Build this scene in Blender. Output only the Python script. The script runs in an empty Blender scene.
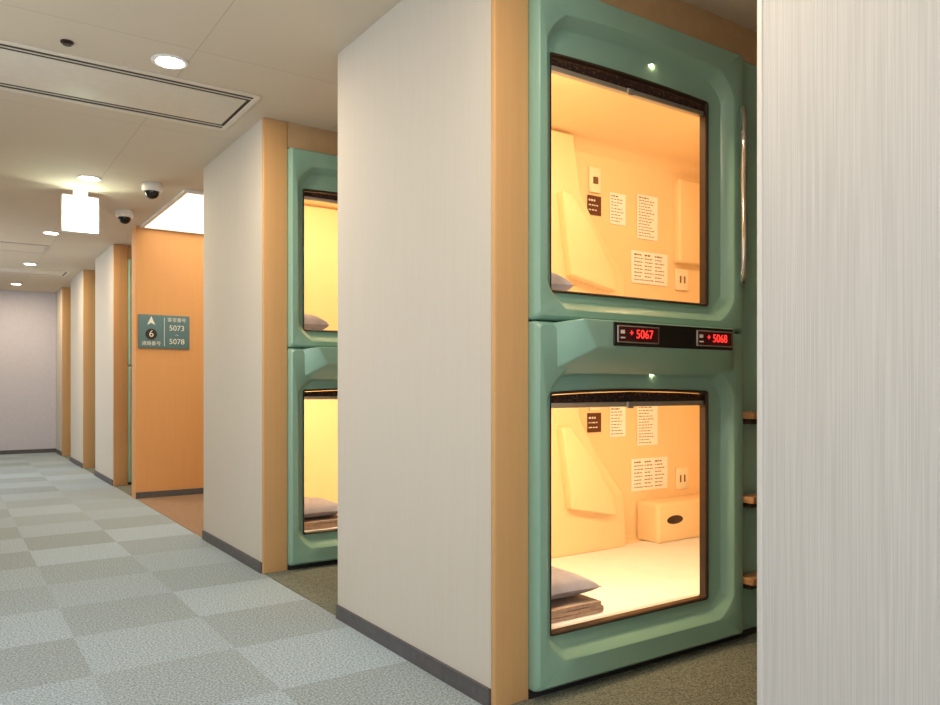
import bpy, bmesh, math, random
from mathutils import Vector, Matrix
random.seed(3)
S = bpy.context.scene
S.view_settings.view_transform = 'Standard'
COL = S.collection

def srgb(r, g, b):
    def f(c):
        c /= 255.0
        return c / 12.92 if c <= 0.04045 else ((c + 0.055) / 1.055) ** 2.4
    return (f(r), f(g), f(b), 1.0)

# ---------------------------------------------------------------- materials
def mat(name, col, rough=0.6, metal=0.0, emit=None, estr=0.0, coat=0.0, spec=0.5, crough=0.08):
    m = bpy.data.materials.new(name); m.use_nodes = True
    b = m.node_tree.nodes['Principled BSDF']
    b.inputs['Base Color'].default_value = col
    b.inputs['Roughness'].default_value = rough
    b.inputs['Metallic'].default_value = metal
    b.inputs['Specular IOR Level'].default_value = spec
    b.inputs['Coat Weight'].default_value = coat
    b.inputs['Coat Roughness'].default_value = crough
    if emit:
        b.inputs['Emission Color'].default_value = emit
        b.inputs['Emission Strength'].default_value = estr
    return m

def noisy(name, c1, c2, scale=(1, 1, 1), nscale=1.0, rough=0.7, bump=0.1, lo=0.35, hi=0.65, detail=2.0, dist=0.002, coat=0, spec=0.4, crough=0.08):
    m = mat(name, c1, rough, coat=coat, spec=spec, crough=crough)
    nt = m.node_tree; N = nt.nodes; L = nt.links
    b = N['Principled BSDF']
    mp = N.new('ShaderNodeMapping')
    geo = N.new('ShaderNodeNewGeometry')
    mp.inputs['Scale'].default_value = scale
    no = N.new('ShaderNodeTexNoise'); no.inputs['Scale'].default_value = nscale; no.inputs['Detail'].default_value = detail
    rp = N.new('ShaderNodeValToRGB')
    rp.color_ramp.elements[0].position = lo; rp.color_ramp.elements[0].color = c1
    rp.color_ramp.elements[1].position = hi; rp.color_ramp.elements[1].color = c2
    L.new(geo.outputs['Position'], mp.inputs['Vector']); L.new(mp.outputs[0], no.inputs['Vector'])
    L.new(no.outputs['Fac'], rp.inputs['Fac']); L.new(rp.outputs[0], b.inputs['Base Color'])
    if bump:
        bp = N.new('ShaderNodeBump'); bp.inputs['Strength'].default_value = bump; bp.inputs['Distance'].default_value = dist
        L.new(no.outputs['Fac'], bp.inputs['Height']); L.new(bp.outputs[0], b.inputs['Normal'])
    return m

M = {}
M['wall'] = noisy('smooth_wallpaper', srgb(209, 202, 191), srgb(212, 205, 195), (160, 160, 3), 1.0, 0.8, 0.02, 0.3, 0.7, dist=0.001)
M['wall_rib'] = noisy('ribbed_wallpaper', srgb(192, 190, 188), srgb(206, 204, 202), (560, 560, 4), 1.0, 0.8, 0.08, 0.3, 0.7, detail=0.5, dist=0.001)
M['wall_plain'] = noisy('plain_wall', srgb(212, 204, 192), srgb(216, 208, 196), (20, 20, 20), 1.0, 0.8, 0.05)
M['wall_far'] = noisy('far_wall', srgb(204, 202, 212), srgb(208, 206, 216), (20, 20, 20), 1.0, 0.8, 0.0)
M['tan'] = noisy('tan_veneer', srgb(208, 164, 112), srgb(211, 167, 115), (60, 60, 1.5), 1.0, 0.5, 0.02)
M['orange'] = noisy('orange_wall', srgb(226, 164, 102), srgb(228, 167, 105), (60, 60, 2), 1.0, 0.6, 0.01)
M['header'] = noisy('header_wall', srgb(192, 160, 120), srgb(196, 164, 124), (20, 20, 20), 1.0, 0.8, 0.03)
M['edge'] = mat('corner_guard', srgb(214, 211, 207), 0.5)
M['base'] = noisy('baseboard_vinyl', srgb(88, 86, 88), srgb(96, 94, 96), (30, 30, 30), 1, 0.5, 0.0)
M['green'] = noisy('green_plastic', srgb(139, 180, 164), srgb(141, 182, 166), (6, 6, 6), 1, 0.34, 0.0, coat=0.5, crough=0.22)
M['cream'] = noisy('cream_liner', srgb(250, 220, 174), srgb(251, 222, 177), (5, 5, 5), 1, 0.4, 0.0)
M['dark'] = mat('dark_gasket', srgb(52, 36, 28), 0.4)
M['black'] = mat('black_plinth', srgb(30, 30, 32), 0.6)
M['slot'] = mat('vent_slot', srgb(66, 56, 46), 0.8)
M['gloss'] = mat('black_display', srgb(14, 10, 12), 0.12)
M['red'] = mat('led_red', srgb(255, 40, 40), 0.5, emit=(1, 0.04, 0.03, 1), estr=1.6)
M['redbg'] = mat('led_window', srgb(42, 6, 9), 0.2, emit=(0.5, 0.0, 0.02, 1), estr=0.03)
M['silver'] = mat('silver', srgb(200, 196, 190), 0.3, 0.8)
M['chrome'] = mat('chrome', srgb(215, 215, 215), 0.12, 1.0)
M['valance'] = noisy('valance_fabric', srgb(44, 28, 24), srgb(96, 62, 42), (90, 90, 90), 1, 0.9, 0.0, 0.54, 0.64)
M['sheet'] = noisy('white_sheet', srgb(244, 246, 252), srgb(248, 250, 255), (8, 8, 8), 1, 0.85, 0.4, dist=0.01)
M['pillow'] = noisy('pillow_cotton', srgb(150, 150, 168), srgb(162, 162, 180), (12, 12, 12), 1, 0.9, 0.4, dist=0.01)
M['blanket'] = noisy('blanket_beige', srgb(176, 156, 144), srgb(192, 172, 158), (60, 60, 60), 1, 0.95, 0.3)
M['paper'] = mat('paper', srgb(255, 254, 252), 0.7)
M['ink'] = mat('ink', srgb(120, 84, 56), 0.7)
M['brownsign'] = mat('brown_sign', srgb(88, 46, 30), 0.5)
M['whitetxt'] = mat('white_print', srgb(240, 236, 225), 0.5)
M['plastic'] = mat('ivory_plastic', srgb(250, 240, 214), 0.4)
M['white'] = mat('white_plastic', srgb(232, 230, 226), 0.4)
M['wood'] = noisy('step_wood', srgb(150, 108, 74), srgb(176, 134, 96), (20, 90, 90), 1, 0.35, 0.0)
M['signblue'] = mat('sign_teal', srgb(92, 126, 130), 0.5)
M['ventwhite'] = noisy('vent_paint', srgb(224, 214, 198), srgb(228, 218, 202), (20, 20, 20), 1, 0.5, 0.0)
M['lamp'] = mat('lamp_glow', (1, 1, 1, 1), 0.5, emit=(1, 0.88, 0.68, 1), estr=16)
M['exit'] = mat('exit_glow', (1, 1, 1, 1), 0.5, emit=(0.93, 1, 0.84, 1), estr=2.2)
M['exitgreen'] = mat('exit_green', srgb(60, 160, 100), 0.5, emit=(0.6, 0.95, 0.68, 1), estr=1.0)
M['panel'] = mat('luminous_ceiling', (1, 1, 1, 1), 0.5, emit=(1, 0.93, 0.74, 1), estr=2.4)
M['brownfloor'] = noisy('brown_carpet', srgb(140, 112, 88), srgb(170, 140, 112), (140, 140, 140), 1, 0.95, 0.3, 0.35, 0.65)
M['olive'] = noisy('aisle_carpet', srgb(84, 90, 82), srgb(138, 142, 128), (160, 160, 160), 1, 0.95, 0.4, 0.35, 0.65)
M['fillpane'] = mat('fill_window_glow', (1, 1, 1, 1), 0.5, emit=(0.8, 0.9, 1, 1), estr=1.2)  # glowing pane of the added left-wall fill windows

# carpet tiles
def carpet():
    m = mat('carpet_tiles', (0.3, 0.3, 0.3, 1), 0.95, spec=0.15)
    nt = m.node_tree; N = nt.nodes; L = nt.links; b = N['Principled BSDF']
    geo = N.new('ShaderNodeNewGeometry')
    sc = N.new('ShaderNodeVectorMath'); sc.operation = 'MULTIPLY'; sc.inputs[1].default_value = (2, 2, 0)
    of = N.new('ShaderNodeVectorMath'); of.operation = 'ADD'; of.inputs[1].default_value = (40.13, 40.0, 0.5)
    fl = N.new('ShaderNodeVectorMath'); fl.operation = 'FLOOR'
    L.new(geo.outputs['Position'], sc.inputs[0]); L.new(sc.outputs[0], of.inputs[0]); L.new(of.outputs[0], fl.inputs[0])
    wn = N.new('ShaderNodeTexWhiteNoise'); wn.noise_dimensions = '3D'; L.new(fl.outputs[0], wn.inputs['Vector'])
    sp = N.new('ShaderNodeSeparateXYZ'); L.new(fl.outputs[0], sp.inputs[0])
    ad = N.new('ShaderNodeMath'); ad.operation = 'ADD'; L.new(sp.outputs[0], ad.inputs[0]); L.new(sp.outputs[1], ad.inputs[1])
    md = N.new('ShaderNodeMath'); md.operation = 'MODULO'; L.new(ad.outputs[0], md.inputs[0]); md.inputs[1].default_value = 2
    m1 = N.new('ShaderNodeMath'); m1.operation = 'MULTIPLY'; m1.inputs[1].default_value = 0.5; L.new(md.outputs[0], m1.inputs[0])
    m2 = N.new('ShaderNodeMath'); m2.operation = 'MULTIPLY_ADD'; m2.inputs[1].default_value = 0.5
    L.new(wn.outputs['Value'], m2.inputs[0]); L.new(m1.outputs[0], m2.inputs[2])
    rp = N.new('ShaderNodeValToRGB')
    rp.color_ramp.elements[0].color = srgb(156, 168, 175); rp.color_ramp.elements[1].color = srgb(175, 192, 205)
    L.new(m2.outputs[0], rp.inputs['Fac'])
    no = N.new('ShaderNodeTexNoise'); no.inputs['Scale'].default_value = 130; no.inputs['Detail'].default_value = 3
    L.new(geo.outputs['Position'], no.inputs['Vector'])
    r2 = N.new('ShaderNodeValToRGB'); r2.color_ramp.elements[0].position = 0.36; r2.color_ramp.elements[1].position = 0.64
    r2.color_ramp.elements[0].color = (0.58, 0.60, 0.60, 1); r2.color_ramp.elements[1].color = (1.28, 1.28, 1.28, 1)
    L.new(no.outputs['Fac'], r2.inputs['Fac'])
    mx = N.new('ShaderNodeVectorMath'); mx.operation = 'MULTIPLY'
    L.new(rp.outputs[0], mx.inputs[0]); L.new(r2.outputs[0], mx.inputs[1]); L.new(mx.outputs[0], b.inputs['Base Color'])
    bp = N.new('ShaderNodeBump'); bp.inputs['Strength'].default_value = 0.3; bp.inputs['Distance'].default_value = 0.002
    L.new(no.outputs['Fac'], bp.inputs['Height']); L.new(bp.outputs[0], b.inputs['Normal'])
    return m
M['carpet'] = carpet()

def ceilmat():
    m = mat('ceiling_boards', srgb(220, 206, 184), 0.8)
    nt = m.node_tree; N = nt.nodes; L = nt.links; b = N['Principled BSDF']
    geo = N.new('ShaderNodeNewGeometry')
    br = N.new('ShaderNodeTexBrick'); br.inputs['Scale'].default_value = 1.0
    br.inputs['Color1'].default_value = srgb(214, 200, 180); br.inputs['Color2'].default_value = srgb(212, 198, 178)
    br.inputs['Mortar'].default_value = srgb(188, 174, 154); br.inputs['Mortar Size'].default_value = 0.0022
    br.inputs['Brick Width'].default_value = 0.91; br.inputs['Row Height'].default_value = 1.15; br.offset = 0.0
    L.new(geo.outputs['Position'], br.inputs['Vector']); L.new(br.outputs['Color'], b.inputs['Base Color'])
    return m
M['ceil'] = ceilmat()

# ---------------------------------------------------------------- helpers
def sharpen(me, ang=35):
    bm = bmesh.new(); bm.from_mesh(me)
    for f in bm.faces: f.smooth = True
    for e in bm.edges:
        if len(e.link_faces) == 2 and e.calc_face_angle(0) > math.radians(ang): e.smooth = False
        if len(e.link_faces) == 2 and e.link_faces[0].material_index != e.link_faces[1].material_index: e.smooth = False
    bm.to_mesh(me); bm.free()

def attach(o, p):
    if p is not None:
        o.parent = p; o.matrix_parent_inverse = Matrix.Translation(-p.location)

def empty(name, loc):
    e = bpy.data.objects.new(name, None); e.location = loc; e.empty_display_size = 0.1; COL.objects.link(e); return e

def from_bm(name, bm, mats, loc=(0, 0, 0), parent=None, smooth=True):
    bmesh.ops.recalc_face_normals(bm, faces=bm.faces)
    me = bpy.data.meshes.new(name); bm.to_mesh(me); bm.free()
    for m in mats: me.materials.append(m)
    if smooth: sharpen(me)
    o = bpy.data.objects.new(name, me); o.location = loc; COL.objects.link(o); attach(o, parent)
    return o

def box(name, x0, x1, y0, y1, z0, z1, m, parent=None, bevel=0.0, seg=3):
    c = Vector(((x0 + x1) / 2, (y0 + y1) / 2, (z0 + z1) / 2))
    bm = bmesh.new(); bmesh.ops.create_cube(bm, size=1)
    for v in bm.verts:
        v.co.x *= (x1 - x0); v.co.y *= (y1 - y0); v.co.z *= (z1 - z0)
    if bevel:
        bmesh.ops.bevel(bm, geom=list(bm.edges), offset=bevel, segments=seg, affect='EDGES', profile=0.5)
    return from_bm(name, bm, [m], c, parent, smooth=bool(bevel))

def addbox(bm, x0, x1, y0, y1, z0, z1, mi=0):
    r = bmesh.ops.create_cube(bm, size=1)
    for v in r['verts']:
        v.co = Vector(((x0 + x1) / 2 + v.co.x * (x1 - x0), (y0 + y1) / 2 + v.co.y * (y1 - y0), (z0 + z1) / 2 + v.co.z * (z1 - z0)))
    for f in {f for v in r['verts'] for f in v.link_faces}: f.material_index = mi

def lathe(name, prof, m, loc, parent=None, n=32):
    bm = bmesh.new(); rings = []
    for r, z in prof:
        rings.append([bm.verts.new((r * math.cos(2 * math.pi * i / n), r * math.sin(2 * math.pi * i / n), z)) for i in range(n)])
    for k in range(len(rings) - 1):
        for i in range(n):
            bm.faces.new((rings[k][i], rings[k][(i + 1) % n], rings[k + 1][(i + 1) % n], rings[k + 1][i]))
    bm.faces.new(rings[0]); bm.faces.new(rings[-1])
    return from_bm(name, bm, [m], loc, parent)

def tube(name, pts, r, m, parent=None):
    cu = bpy.data.curves.new(name, 'CURVE'); cu.dimensions = '3D'; cu.bevel_depth = r; cu.bevel_resolution = 4; cu.use_fill_caps = True
    s = cu.splines.new('BEZIER'); s.bezier_points.add(len(pts) - 1)
    c = Vector(pts[0])
    for bpnt, p in zip(s.bezier_points, pts):
        bpnt.co = Vector(p) - c; bpnt.handle_left_type = bpnt.handle_right_type = 'AUTO'
    cu.materials.append(m)
    o = bpy.data.objects.new(name, cu); o.location = c; COL.objects.link(o); attach(o, parent); return o

def text(name, body, size, loc, m, parent=None, align='CENTER'):
    cu = bpy.data.curves.new(name, 'FONT'); cu.body = body; cu.size = size; cu.extrude = 0.0006
    cu.align_x = align; cu.align_y = 'CENTER'; cu.materials.append(m)
    o = bpy.data.objects.new(name, cu); o.rotation_euler = (math.pi / 2, 0, 0); o.location = loc
    COL.objects.link(o); attach(o, parent); return o

def area(name, loc, rot, sx, sy, power, col, shape='RECTANGLE', parent=None):
    l = bpy.data.lights.new(name, 'AREA'); l.shape = shape; l.size = sx; l.size_y = sy; l.energy = power; l.color = col
    o = bpy.data.objects.new(name, l); o.location = loc; o.rotation_euler = rot; COL.objects.link(o); attach(o, parent); return o

# ---------------------------------------------------------------- room shell
H = 2.49; WX = 1.435; WI = 1.572; XE = 3.86; YF = 13.6
box('floor', -0.95, 3.9, -3.1, YF + 0.1, -0.1, 0, M['carpet'])
box('ceiling', -0.95, 3.9, -3.1, YF + 0.1, H, H + 0.1, M['ceil'])
box('wall_left', -1.0, -0.9, -3.1, YF + 0.1, 0, H, M['wall_plain'])
box('wall_far', -0.9, 3.9, YF, YF + 0.1, 0, H, M['wall_far'])
box('wall_back', -0.9, 3.9, -3.1, -3.0, 0, H, M['wall_plain'])
box('wall_aisle_end', XE, XE + 0.1, -3.0, YF, 0, H, M['header'])
box('baseboard_far', -0.9, WX, YF - 0.012, YF, 0, 0.06, M['base'])
box('baseboard_left', -0.9, -0.888, -3.0, YF - 0.012, 0, 0.06, M['base'])

FR = [1.965, 4.10, 8.60, 10.70, 12.80]
DEP = 1.176
box('wall_right', WX, WI, -3.0, 1.000, 0, H, M['wall_rib'])
box('trim_1', WX - 0.004, WI, 1.000, 1.013, 0, H, M['edge'], bevel=0.003)
box('wall_aisle_side', WI, XE, 0.93, 1.000, 0, H, M['wall_plain'])
box('baseboard_right', WX - 0.01, WX, -3.0, 0.998, 0, 0.06, M['base'])
n = 2
for y0 in FR:
    y1 = min(y0 + DEP, YF)
    box('wall_right', WX, WI, y0 + 0.02, y1, 0, H, M['wall'])
    box('wall_aisle_side', WI, XE, y1 - 0.07, y1, 0, H, M['wall_plain'])
    box('trim_%d' % n, WX - 0.004, WI, y0 - 0.004, y0 + 0.02, 0, H, M['tan'], bevel=0.008); n += 1
    box('baseboard_right', WX - 0.01, WX, y0 + 0.02, y1 - 0.001, 0, 0.06, M['base'])
    box('wall_header', WI, XE, y0, y0 + 0.03, 2.35, H, M['header'])
    box('floor_aisle', WX + 0.004, XE, y0 - 0.95, y0 + 0.1, 0.0, 0.004, M['olive'])

box('wall_passage', WX, XE, 7.5, 7.68, 0, H, M['orange'])
box('baseboard_passage', WX, XE, 7.488, 7.5, 0, 0.06, M['base'])
box('floor_passage', WX + 0.004, XE, 5.28, 7.488, 0.0, 0.004, M['brownfloor'])
lp = empty('ceiling_light_panel', (2.5, 6.7, H - 0.01))
box('diffuser', 1.50, 3.5, 5.95, 7.46, H - 0.012, H - 0.004, M['panel'], lp)
box('frame', 1.47, 1.50, 5.92, 7.49, H - 0.02, H, M['white'], lp)
box('frame', 1.50, 3.5, 5.92, 5.95, H - 0.02, H, M['white'], lp)
box('frame', 1.50, 3.5, 7.46, 7.49, H - 0.02, H, M['white'], lp)
box('frame', 3.5, 3.53, 5.92, 7.49, H - 0.02, H, M['white'], lp)

# ---------------------------------------------------------------- capsules
def loop(x0, x1, z0, z1, r, arch=0.0, cham=False, nc=5, ns=7):
    P = []
    def corner(cx, cz, a0):
        for i in range(nc + 1):
            a = a0 + (math.pi / 2) * i / nc
            if cham:
                t = i / nc
                ax, az = math.cos(a0) * r, math.sin(a0) * r
                bx, bz = math.cos(a0 + math.pi / 2) * r, math.sin(a0 + math.pi / 2) * r
                k = 1 + 0.16 * math.sin(math.pi * t)
                P.append([cx + (ax * (1 - t) + bx * t) * k, cz + (az * (1 - t) + bz * t) * k])
            else:
                P.append([cx + r * math.cos(a), cz + r * math.sin(a)])
    def side(ax, az, bx, bz):
        for i in range(1, ns):
            t = i / ns; P.append([ax + (bx - ax) * t, az + (bz - az) * t])
    corner(x1 - r, z0 + r, -math.pi / 2)
    side(x1, z0 + r, x1, z1 - r)
    corner(x1 - r, z1 - r, 0)
    side(x1 - r, z1, x0 + r, z1)
    corner(x0 + r, z1 - r, math.pi / 2)
    side(x0, z1 - r, x0, z0 + r)
    corner(x0 + r, z0 + r, math.pi)
    side(x0 + r, z0, x1 - r, z0)
    cx = (x0 + x1) / 2; hw = (x1 - x0) / 2
    for p in P:
        w = max(0, (p[1] - (z0 + z1) / 2) / ((z1 - z0) / 2))
        p[1] += arch * (w ** 2) * (1 - ((p[0] - cx) / hw) ** 2)
    return P

def shell(name, oz, l3, win, inn, loc, parent):
    """outer frame, dished surround, front opening and moulded interior as one shell; local y from the front plane"""
    ox = (WI, 2.645)
    wx = (1.67, 2.455)
    L = [
        (loop(ox[0], ox[1], oz[0], oz[1], 0.012), 0.03, 0),
        (loop(ox[0], ox[1], oz[0], oz[1], 0.012), -0.020, 0),
        (loop(ox[0] + 0.004, ox[1] - 0.006, oz[0] + 0.005, oz[1] - 0.005, 0.016), -0.036, 0),
        (loop(ox[0] + 0.012, ox[1] - 0.022, oz[0] + 0.014, oz[1] - 0.012, 0.02), -0.045, 0),
        (loop(1.612, 2.575, l3[0], l3[1], 0.085, 0.022, True), -0.045, 0),
        (loop(1.617, 2.569, l3[0] + 0.005, l3[1] - 0.005, 0.083, 0.022, True), -0.041, 0),
        (loop(1.638, 2.545, l3[0] + 0.032, l3[1] - 0.026, 0.075, 0.02, True), 0.0, 0),
        (loop(1.645, 2.536, l3[0] + 0.040, l3[1] - 0.032, 0.07, 0.02, True), 0.003, 0),
        (loop(wx[0] - 0.014, wx[1] + 0.017, win[0] - 0.012, win[1] + 0.012, 0.014, 0.010), 0.006, 0),
        (loop(wx[0] - 0.011, wx[1] + 0.013, win[0] - 0.010, win[1] + 0.009, 0.012, 0.010), -0.003, 0),
        (loop(wx[0] - 0.004, wx[1] + 0.006, win[0] - 0.004, win[1] + 0.003, 0.010, 0.010), -0.003, 1),
        (loop(wx[0], wx[1], win[0], win[1], 0.008, 0.010), 0.002, 1),
        (loop(wx[0], wx[1], win[0], win[1], 0.008, 0.010), 0.03, 1),
        (loop(1.61, 3.76, inn[0], inn[1], 0.08), 0.045, 2),
        (loop(1.60, 3.78, inn[0] - 0.005, inn[1] + 0.005, 0.08), 0.08, 2),
        (loop(1.60, 3.78, inn[0] - 0.005, inn[1] + 0.005, 0.08), 0.90, 2),
        (loop(1.615, 3.765, inn[0] + 0.01, inn[1] - 0.012, 0.075), 0.95, 2),
        (loop(1.65, 3.73, inn[0] + 0.03, inn[1] - 0.045, 0.06), 0.98, 2),
        (loop(1.70, 3.68, inn[0] + 0.06, inn[1] - 0.10, 0.04), 0.985, 2),
    ]
    bm = bmesh.new(); prev = None
    for pts, y, mi in L:
        cur = [bm.verts.new((p[0] - loc[0], y, p[1] - loc[2])) for p in pts]
        if prev:
            k = len(cur)
            for i in range(k):
                f = bm.faces.new((prev[i], prev[(i + 1) % k], cur[(i + 1) % k], cur[i])); f.material_index = mi
        prev = cur
    f = bm.faces.new(prev); f.material_index = 2
    return from_bm(name, bm, [M['green'], M['dark'], M['cream']], loc, parent)

def prism(name, poly, y0, y1, m, parent, loc, bevel=0.012):
    bm = bmesh.new()
    a = [bm.verts.new((x - loc[0], y0 - loc[1], z - loc[2])) for x, z in poly]
    b = [bm.verts.new((x - loc[0], y1 - loc[1], z - loc[2])) for x, z in poly]
    k = len(poly)
    bm.faces.new(a); bm.faces.new(b[::-1])
    for i in range(k): bm.faces.new((a[i], a[(i + 1) % k], b[(i + 1) % k], b[i]))
    if bevel: bmesh.ops.bevel(bm, geom=list(bm.edges), offset=bevel, segments=3, affect='EDGES', profile=0.5)
    return from_bm(name, bm, [m], loc, parent)

def notice(name, x0, x1, z0, z1, yb, rows, parent, m_bg, m_tx, cols=1):
    bm = bmesh.new(); cx, cz = (x0 + x1) / 2, (z0 + z1) / 2
    w, h = x1 - x0, z1 - z0
    addbox(bm, -w / 2, w / 2, -0.003, 0, -h / 2, h / 2, 0)
    for r in range(rows):
        zz = h / 2 - h * (r + 1) / (rows + 1)
        for c in range(cols):
            cw = w * 0.86 / cols
            x = -w * 0.43 + c * cw
            xe = x + cw * (0.9 if (r % 3) else 0.7) * random.uniform(0.75, 1.0)
            th = h / (rows + 1) * (0.25 if r else 0.4)
            while x < xe:
                d = random.uniform(0.006, 0.022)
                addbox(bm, x, min(x + d, xe + 0.002), -0.004, -0.0029, zz - th / 2, zz + th / 2, 1)
                x += d + 0.006
    return from_bm(name, bm, [m_bg, m_tx], (cx, yb, cz), parent, smooth=False)

def pillow(name, x0, x1, y0, y1, z0, h, m):
    bm = bmesh.new(); n = 26
    cx, cy = (x0 + x1) / 2, (y0 + y1) / 2; hx, hy = (x1 - x0) / 2, (y1 - y0) / 2
    def mk(sgn):
        G = []
        for i in range(n + 1):
            R = []
            for j in range(n + 1):
                u = -1 + 2 * i / n; v = -1 + 2 * j / n
                t = max(0, (1 - abs(u) ** 3) * (1 - abs(v) ** 3)) ** 0.5
                pin = 1 - 0.08 * (1 - abs(u * v))
                wr = 0.05 * math.sin(7 * u + 3 * v) * t * (0.4 + 0.6 * abs(v))
                z = h * (0.42 + (0.52 if sgn > 0 else -0.42) * t + wr * (1 if sgn > 0 else 0))
                R.append(bm.verts.new((u * hx * pin, v * hy * pin, z)))
            G.append(R)
        for i in range(n):
            for j in range(n):
                bm.faces.new((G[i][j], G[i + 1][j], G[i + 1][j + 1], G[i][j + 1]))
    mk(1); mk(-1)
    bmesh.ops.remove_doubles(bm, verts=bm.verts, dist=0.0005)
    return from_bm(name, bm, [m], (cx, cy, z0))

def folded(name, x0, x1, y0, y1, z0, m, layers=3, t=0.018):
    bm = bmesh.new(); pts = []
    r = t / 2
    for k in range(layers):
        zc = z0 + r + k * t
        xa, xb = (x0 + r, x1 - r) if k % 2 == 0 else (x1 - r, x0 + r)
        for i in range(9):
            tt = i / 8; pts.append((xa + (xb - xa) * tt, zc + 0.001 * math.sin(tt * 9 + k)))
        if k < layers - 1:
            s = 1 if k % 2 == 0 else -1
            for a in (-60, -30, 0, 30, 60):
                A = math.radians(a); pts.append((xb + s * r * math.cos(A) * 0.8, zc + r + r * math.sin(A)))
    hw = t * 0.44
    cx, cy = (x0 + x1) / 2, (y0 + y1) / 2
    rows = []
    for i, p in enumerate(pts):
        a = pts[max(0, i - 1)]; b = pts[min(len(pts) - 1, i + 1)]
        d = Vector((b[0] - a[0], b[1] - a[1])).normalized(); nrm = Vector((-d.y, d.x))
        ring = []
        for yy in (y0, y1):
            for s in (1, -1):
                ring.append(bm.verts.new((p[0] + nrm.x * s * hw - cx, yy - cy, p[1] + nrm.y * s * hw - z0)))
        rows.append((ring[0], ring[1], ring[3], ring[2]))
    for i in range(len(rows) - 1):
        A, B = rows[i], rows[i + 1]
        for j in range(4): bm.faces.new((A[j], A[(j + 1) % 4], B[(j + 1) % 4], B[j]))
    bm.faces.new(rows[0]); bm.faces.new(rows[-1])
    return from_bm(name, bm, [m], (cx, cy, z0))

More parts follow.
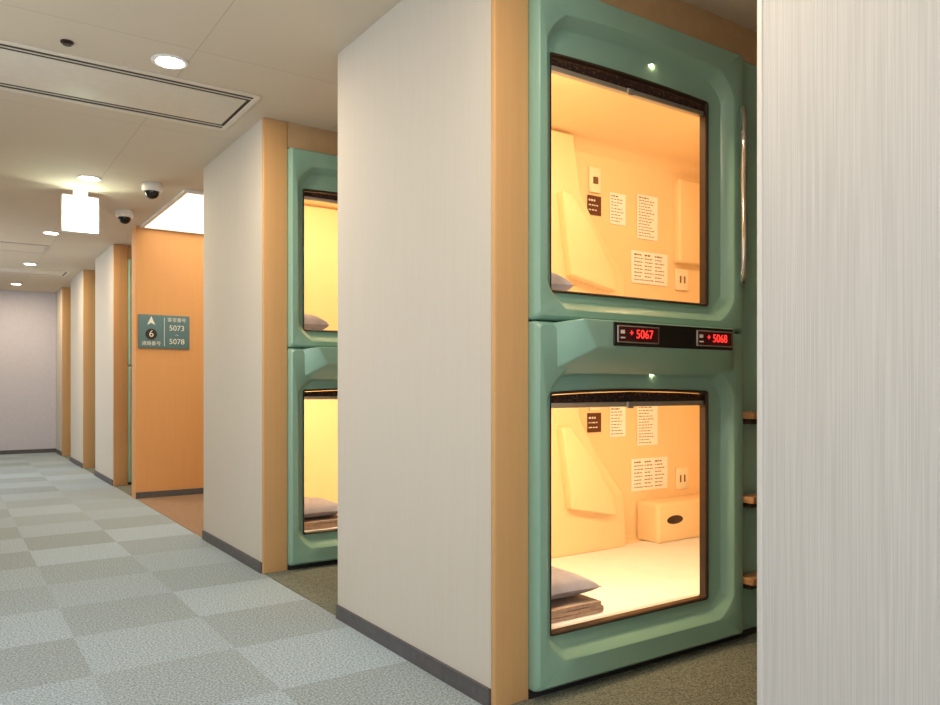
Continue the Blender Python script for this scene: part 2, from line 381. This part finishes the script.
LAMPW = 10.5
def stack(Y, full, numbers):
    units = [dict(oz=(0.03, 1.235), l3=(0.115, 1.075), win=(0.20, 0.995), inn=(0.17, 1.13), dz=-1.13),
             dict(oz=(1.24, 2.348), l3=(1.275, 2.245), win=(1.345, 2.125), inn=(1.30, 2.27), dz=0.0)]
    for ui, u in enumerate(units):
        cap = empty('sleeping_capsule', (2.1, Y, u['oz'][0]))
        shell('capsule_shell', u['oz'], u['l3'], u['win'], u['inn'], (2.1, Y, u['oz'][0]), cap)
        w0, w1 = u['win']; dz = u['dz']; by = Y + 0.982; f0 = u['inn'][0]; c1 = u['inn'][1]
        prism('valance', [(1.672, w1 - 0.028), (1.672, w1 - 0.004), (1.8, w1 + 0.002), (2.06, w1 + 0.008), (2.33, w1 + 0.002), (2.453, w1 - 0.004), (2.453, w1 - 0.028)], Y + 0.012, Y + 0.02, M['valance'], cap, (2.06, Y, w1), 0)
        box('roller_bar', 1.674, 2.451, Y + 0.006, Y + 0.03, w1 - 0.046, w1 - 0.028, M['silver'], cap, 0.003)
        box('pull_tab', 2.03, 2.06, Y + 0.002, Y + 0.008, w1 - 0.052, w1 - 0.028, M['silver'], cap, 0.002)
        prism('wall_console', [(1.7, f0 + 0.02), (2.92, f0 + 0.02), (2.90, f0 + 0.30), (2.70, f0 + 0.52), (2.58, f0 + 0.68), (2.56, c1 - 0.01), (1.7, c1 - 0.01)], by - 0.11, by + 0.03, M['cream'], cap, (2.4, by, f0), 0.012)
        prism('angled_panel', [(2.50, f0 + 0.26), (2.80, f0 + 0.20), (2.78, f0 + 0.31), (2.60, f0 + 0.53), (2.50, f0 + 0.66), (2.44, f0 + 0.66)], by - 0.16, by - 0.10, M['cream'], cap, (2.4, by, f0), 0.010)
        bm = bmesh.new(); addbox(bm, -1.06, 1.06, -0.43, 0.43, 0, 0.028)
        bmesh.ops.bevel(bm, geom=list(bm.edges), offset=0.012, segments=3, affect='EDGES', profile=0.5)
        from_bm('mattress', bm, [M['sheet']], (2.69, Y + 0.5, f0 - 0.004), cap)
        area('capsule_lamp', (1.98, Y + 0.11, c1 - 0.05), (math.radians(38), 0, math.radians(-28)), 0.42, 0.05, LAMPW, (1.0, 0.735, 0.41), parent=cap)
        area('capsule_soft_fill', (3.0, Y + 0.11, c1 - 0.05), (math.radians(40), 0, 0), 0.5, 0.05, LAMPW * 0.25, (1.0, 0.735, 0.41), parent=cap)  # second, weaker light added to soften the capsule interior
        if full:
            box('switch_plate', 2.752, 2.83, by - 0.012, by, 2.03 + dz, 2.16 + dz, M['plastic'], cap, 0.003)
            box('switch', 2.775, 2.807, by - 0.018, by - 0.011, 2.075 + dz, 2.11 + dz, M['ink'], cap, 0.002)
            notice('rule_plate', 2.745, 2.84, 1.915 + dz, 2.015 + dz, by, 3, cap, M['brownsign'], M['whitetxt'])
            notice('notice_sheet', 2.905, 3.02, 1.885 + dz, 2.05 + dz, by, 9, cap, M['paper'], M['ink'])
            notice('notice_sheet', 3.11, 3.27, 1.83 + dz, 2.07 + dz, by, 14, cap, M['paper'], M['ink'])
            notice('notice_sheet', 3.065, 3.35, 1.585 + dz, 1.76 + dz, by, 8, cap, M['paper'], M['ink'], cols=3)
            box('outlet_plate', 3.415, 3.52, by - 0.01, by, 1.57 + dz, 1.69 + dz, M['plastic'], cap, 0.003)
            box('outlet_slot', 3.445, 3.455, by - 0.012, by - 0.009, 1.61 + dz, 1.65 + dz, M['ink'], cap)
            box('outlet_slot', 3.48, 3.49, by - 0.012, by - 0.009, 1.61 + dz, 1.65 + dz, M['ink'], cap)
            if ui == 1:
                box('wall_cabinet', 3.40, 3.74, by - 0.05, by + 0.01, f0 + 0.42, c1 - 0.08, M['cream'], cap, 0.015)
            else:
                box('shelf_box', 3.10, 3.74, by - 0.16, by + 0.0, f0 + 0.02, f0 + 0.235, M['cream'], cap, 0.02)
                o = lathe('finger_hole', [(0.045, -0.003), (0.055, 0.0), (0.045, 0.003)], M['dark'], (3.23, by - 0.161, f0 + 0.14), cap)
                o.rotation_euler = (math.pi / 2, 0, 0); o.scale = (1.15, 0.42, 1)
            top = f0 + 0.025
            if ui == 0:
                folded('folded_blanket', 1.66, 1.99, Y + 0.09, Y + 0.44, top, M['blanket'], 3, 0.015)
                pillow('pillow', 1.62, 2.00, Y + 0.10, Y + 0.52, top + 0.047, 0.105, M['pillow'])
            else:
                pillow('pillow', 1.608, 1.88, Y + 0.11, Y + 0.62, top + 0.002, 0.14, M['pillow'])
        if ui == 0:
            bm = bmesh.new()
            bk = [(1.625, 1.062), (2.60, 1.062), (2.61, 1.228), (1.625, 1.228)]
            fr = [(1.76, 1.148), (2.44, 1.148), (2.46, 1.242), (1.70, 1.242)]
            A = [bm.verts.new((x - 2.1, -0.02, z - 1.15)) for x, z in bk]
            B = [bm.verts.new((x - 2.1, -0.125, z - 1.15)) for x, z in fr]
            bm.faces.new(A); bm.faces.new(B)
            for i in range(4): bm.faces.new((A[i], A[(i + 1) % 4], B[(i + 1) % 4], B[i]))
            bmesh.ops.bevel(bm, geom=list(bm.edges), offset=0.007, segments=4, affect='EDGES', profile=0.5)
            from_bm('number_ledge', bm, [M['green']], (2.1, Y, 1.15), cap)
            box('display_panel', 1.83, 2.448, Y - 0.131, Y - 0.122, 1.157, 1.236, M['gloss'], cap, 0.003)
            for xs, num in ((1.842, numbers[0]), (2.240, numbers[1])):
                box('display_bezel', xs, xs + 0.20, Y - 0.134, Y - 0.129, 1.168, 1.226, M['silver'], cap, 0.002)
                box('display_window', xs + 0.005, xs + 0.195, Y - 0.1355, Y - 0.132, 1.172, 1.222, M['redbg'], cap, 0.001)
                text('digits', num, 0.042, (xs + 0.125, Y - 0.137, 1.197), M['red'], cap)
                text('label', '+', 0.034, (xs + 0.062, Y - 0.137, 1.20), M['red'], cap)
                box('label_plate', xs + 0.012, xs + 0.032, Y - 0.137, Y - 0.1345, 1.182, 1.187, M['whitetxt'], cap)
                box('label_plate', xs + 0.012, xs + 0.030, Y - 0.137, Y - 0.1345, 1.198, 1.210, M['whitetxt'], cap)
            box('capsule_plinth', WI, XE, Y - 0.005, Y + 0.04, 0.004, 0.03, M['black'], cap)
            box('side_gap', 2.646, 2.668, Y + 0.01, Y + 0.025, 0.03, 2.348, M['black'], cap)
            box('side_panel', 2.668, 3.84, Y - 0.005, Y + 0.025, 0.03, 2.348, M['green'], cap, 0.006)
    ld = empty('bunk_ladder', (2.8, Y - 0.03, 0.6))
    for z in (0.25, 0.573, 0.907):
        box('tread', 2.622, 2.93, Y - 0.095, Y - 0.012, z - 0.014, z + 0.014, M['wood'], ld, 0.005)
        box('tread_bracket', 2.640, 2.92, Y - 0.07, Y - 0.006, z - 0.035, z - 0.014, M['dark'], ld, 0.003)
    xh = 2.575
    tube('grab_rail', [(2.675, Y - 0.006, 2.13), (xh + 0.02, Y - 0.065, 2.12), (xh, Y - 0.085, 2.06), (xh, Y - 0.085, 1.80), (xh, Y - 0.085, 1.50), (xh + 0.02, Y - 0.065, 1.44), (2.675, Y - 0.006, 1.43)], 0.012, M['chrome'], ld)

stack(FR[0], True, ('5067', '5068'))
stack(FR[1], True, ('5069', '5070'))
for f in FR[2:]:
    stack(f, False, ('5081', '5082'))

# ---------------------------------------------------------------- ceiling fixtures
def vent(x0, x1, y0, y1):
    e = empty('ceiling_air_vent', ((x0 + x1) / 2, (y0 + y1) / 2, H))
    z = H
    box('recess', x0 + 0.005, x1 - 0.005, y0 + 0.005, y1 - 0.005, z - 0.003, z, M['slot'], e)
    b = 0.03
    box('rim', x0, x1, y0, y0 + b, z - 0.008, z, M['ventwhite'], e, 0.002)
    box('rim', x0, x1, y1 - b, y1, z - 0.008, z, M['ventwhite'], e, 0.002)
    box('rim', x1 - b, x1, y0 + b, y1 - b, z - 0.008, z, M['ventwhite'], e, 0.002)
    box('rim', x0, x0 + b, y0 + b, y1 - b, z - 0.008, z, M['ventwhite'], e, 0.002)
    box('center_panel', x0 + b + 0.02, x1 - b - 0.02, y0 + 0.095, y1 - 0.095, z - 0.006, z - 0.002, M['ventwhite'], e, 0.001)
    box('louver', x0 + b, x1 - b, y0 + 0.062, y0 + 0.070, z - 0.006, z - 0.002, M['ventwhite'], e)
    box('louver', x0 + b, x1 - b, y1 - 0.070, y1 - 0.062, z - 0.006, z - 0.002, M['ventwhite'], e)
vent(-0.15, 1.325, 3.805, 4.427)
vent(-0.15, 1.325, 10.95, 11.5)
hb = empty('ceiling_hatch', (0.5, 9.35, H))
box('lid', 0.1, 0.88, 9.1, 9.6, H - 0.006, H - 0.001, M['ceil'], hb)
for a in ((0.08, 0.9, 9.08, 9.1), (0.08, 0.9, 9.6, 9.62), (0.08, 0.1, 9.1, 9.6), (0.88, 0.9, 9.1, 9.6)):
    box('rim', a[0], a[1], a[2], a[3], H - 0.01, H, M['silver'], hb)

for y in (-0.9, 1.3, 3.635, 5.98, 8.31, 10.54, 12.7):
    e = empty('ceiling_downlight', (0.84, y, H))
    lathe('trim_ring', [(0.058, -0.001), (0.06, -0.006), (0.072, -0.008), (0.08, -0.004), (0.08, 0.0)], M['white'], (0.84, y, H), e)
    lathe('bulb', [(0.057, -0.0085), (0.057, -0.004)], M['lamp'], (0.84, y, H), e)
    area('downlight_lamp', (0.84, y, H - 0.012), (0, 0, 0), 0.11, 0.11, 15, (1.0, 0.80, 0.56), 'DISK', parent=e)
sp = empty('sprinkler_head', (0.43, 3.675, H))
lathe('rose', [(0.026, 0), (0.026, -0.006), (0.012, -0.008), (0.010, -0.011), (0.018, -0.012), (0.018, -0.014)], M['dark'], (0.43, 3.675, H), sp)

for y in (5.90, 6.93):
    e = empty('dome_security_camera', (1.24, y, H))
    lathe('housing', [(0.066, 0), (0.070, -0.008), (0.070, -0.045), (0.064, -0.056), (0.052, -0.058)], M['white'], (1.24, y, H), e)
    pr = [(0.052 * math.cos(a), -0.058 - 0.052 * math.sin(a)) for a in [math.radians(d) for d in range(0, 86, 12)]]
    lathe('dome', pr, M['gloss'], (1.24, y, H), e)

ex = empty('exit_sign', (0.84, 6.41, 2.33))
box('case', 0.712, 0.965, 6.39, 6.45, 2.175, 2.45, M['white'], ex, 0.006)
box('lit_face', 0.722, 0.955, 6.384, 6.392, 2.185, 2.44, M['exit'], ex)
box('hanger', 0.79, 0.89, 6.40, 6.44, 2.45, H, M['white'], ex)
bm = bmesh.new()
def seg(bm, ax, az, bx, bz, w):
    d = Vector((bx - ax, bz - az)).normalized(); nn = Vector((-d.y, d.x)) * w
    vs = [bm.verts.new((p[0], y, p[1])) for y in (-0.001, 0.001) for p in ((ax + nn.x, az + nn.y), (bx + nn.x, bz + nn.y), (bx - nn.x, bz - nn.y), (ax - nn.x, az - nn.y))]
    bm.faces.new(vs[:4]); bm.faces.new(vs[4:])
    for i in range(4): bm.faces.new((vs[i], vs[(i + 1) % 4], vs[4 + (i + 1) % 4], vs[4 + i]))
for s in ((0, .04, -.02, -.01, .012), (-.02, -.01, .02, -.04, .008), (.02, -.04, .01, -.08, .007), (-.02, -.01, -.05, -.04, .008), (-.05, -.04, -.08, -.04, .006), (0, .035, .04, .01, .006), (0, .035, -.04, .02, .006), (.0, .055, .018, .075, .012)):
    seg(bm, *s)
from_bm('pictogram', bm, [M['exitgreen']], (0.84, 6.382, 2.31), ex, smooth=False)
area('exit_lamp', (0.84, 6.36, 2.3), (math.radians(90), 0, 0), 0.22, 0.24, 3.5, (0.85, 1.0, 0.8), parent=ex)

# ---------------------------------------------------------------- direction sign
sg = empty('room_direction_sign', (1.68, 7.48, 1.53))
box('plate', 1.455, 1.905, 7.482, 7.499, 1.375, 1.684, M['signblue'], sg, 0.003)
box('divider', 1.677, 1.681, 7.479, 7.484, 1.40, 1.66, M['whitetxt'], sg)
bm = bmesh.new()
for p in ([(0, 0.05), (-0.035, -0.03), (0, -0.012)], [(0, 0.05), (0.035, -0.03), (0, -0.012)]):
    v = [bm.verts.new((x, y, z)) for y in (0, 0.002) for x, z in p]
    bm.faces.new(v[:3]); bm.faces.new(v[3:])
    for i in range(3): bm.faces.new((v[i], v[(i + 1) % 3], v[3 + (i + 1) % 3], v[3 + i]))
from_bm('arrow', bm, [M['whitetxt']], (1.565, 7.480, 1.62), sg, smooth=False)
o = lathe('number_disc', [(0.05, -0.002), (0.05, 0.002)], M['dark'], (1.565, 7.480, 1.505), sg); o.rotation_euler = (math.pi / 2, 0, 0)
text('floor_number', '6', 0.085, (1.565, 7.476, 1.507), M['whitetxt'], sg)
text('floor_caption', '通路番号', 0.042, (1.565, 7.478, 1.418), M['whitetxt'], sg)
text('caption', '客室番号', 0.042, (1.79, 7.478, 1.64), M['whitetxt'], sg)
text('range_from', '5073', 0.07, (1.79, 7.478, 1.565), M['whitetxt'], sg)
text('range_tilde', '~', 0.05, (1.79, 7.478, 1.505), M['whitetxt'], sg)
text('range_to', '5078', 0.07, (1.79, 7.478, 1.44), M['whitetxt'], sg)

# ---------------------------------------------------------------- windows added in the unseen left wall as cool fill light
def fill_window(i, y0, y1, power, z0=0.7, z1=2.2):
    wn = empty('fill_window_%d' % i, (-0.89, (y0 + y1) / 2, 1.4))
    box('glowing_pane', -0.899, -0.892, y0, y1, z0, z1, M['fillpane'], wn)
    for a in ((y0 - 0.05, y0), (y1, y1 + 0.05), ((y0 + y1) / 2 - 0.02, (y0 + y1) / 2 + 0.02)):
        box('mullion', -0.9, -0.86, a[0], a[1], z0 - 0.05, z1 + 0.05, M['white'], wn, 0.003)
    box('rail', -0.9, -0.86, y0, y1, z0 - 0.05, z0, M['white'], wn, 0.003)
    box('rail', -0.9, -0.86, y0, y1, z1, z1 + 0.05, M['white'], wn, 0.003)
    area('fill_window_light', (-0.84, (y0 + y1) / 2, (z0 + z1) / 2), (math.radians(90), 0, math.radians(-90)), y1 - y0 - 0.1, z1 - z0 - 0.1, power, (0.84, 0.92, 1.0), parent=wn)
fill_window(1, -2.2, 0.4, 2)
fill_window(2, 1.8, 4.2, 7)
fill_window(3, 8.2, 11.4, 12)
area('end_fill_light', (0.0, -2.9, 1.45), (math.radians(90), 0, 0), 1.6, 1.8, 36, (0.76, 0.88, 1.0))  # cool fill added behind the camera; the back wall is solid

# ---------------------------------------------------------------- world and camera
w = bpy.data.worlds.new('World'); S.world = w; w.use_nodes = True
w.node_tree.nodes['Background'].inputs[0].default_value = (0.6, 0.65, 0.7, 1)
w.node_tree.nodes['Background'].inputs[1].default_value = 0.3
cam = bpy.data.cameras.new('camera'); co = bpy.data.objects.new('camera', cam); COL.objects.link(co)
co.location = (0, 0, 1.02)
co.rotation_euler = (math.radians(90), 0, -math.atan2(0.5635, 0.826))
cam.sensor_width = 36; cam.lens = 770 / 940 * 36; cam.shift_y = 34.5 / 940; cam.clip_start = 0.05
S.camera = co
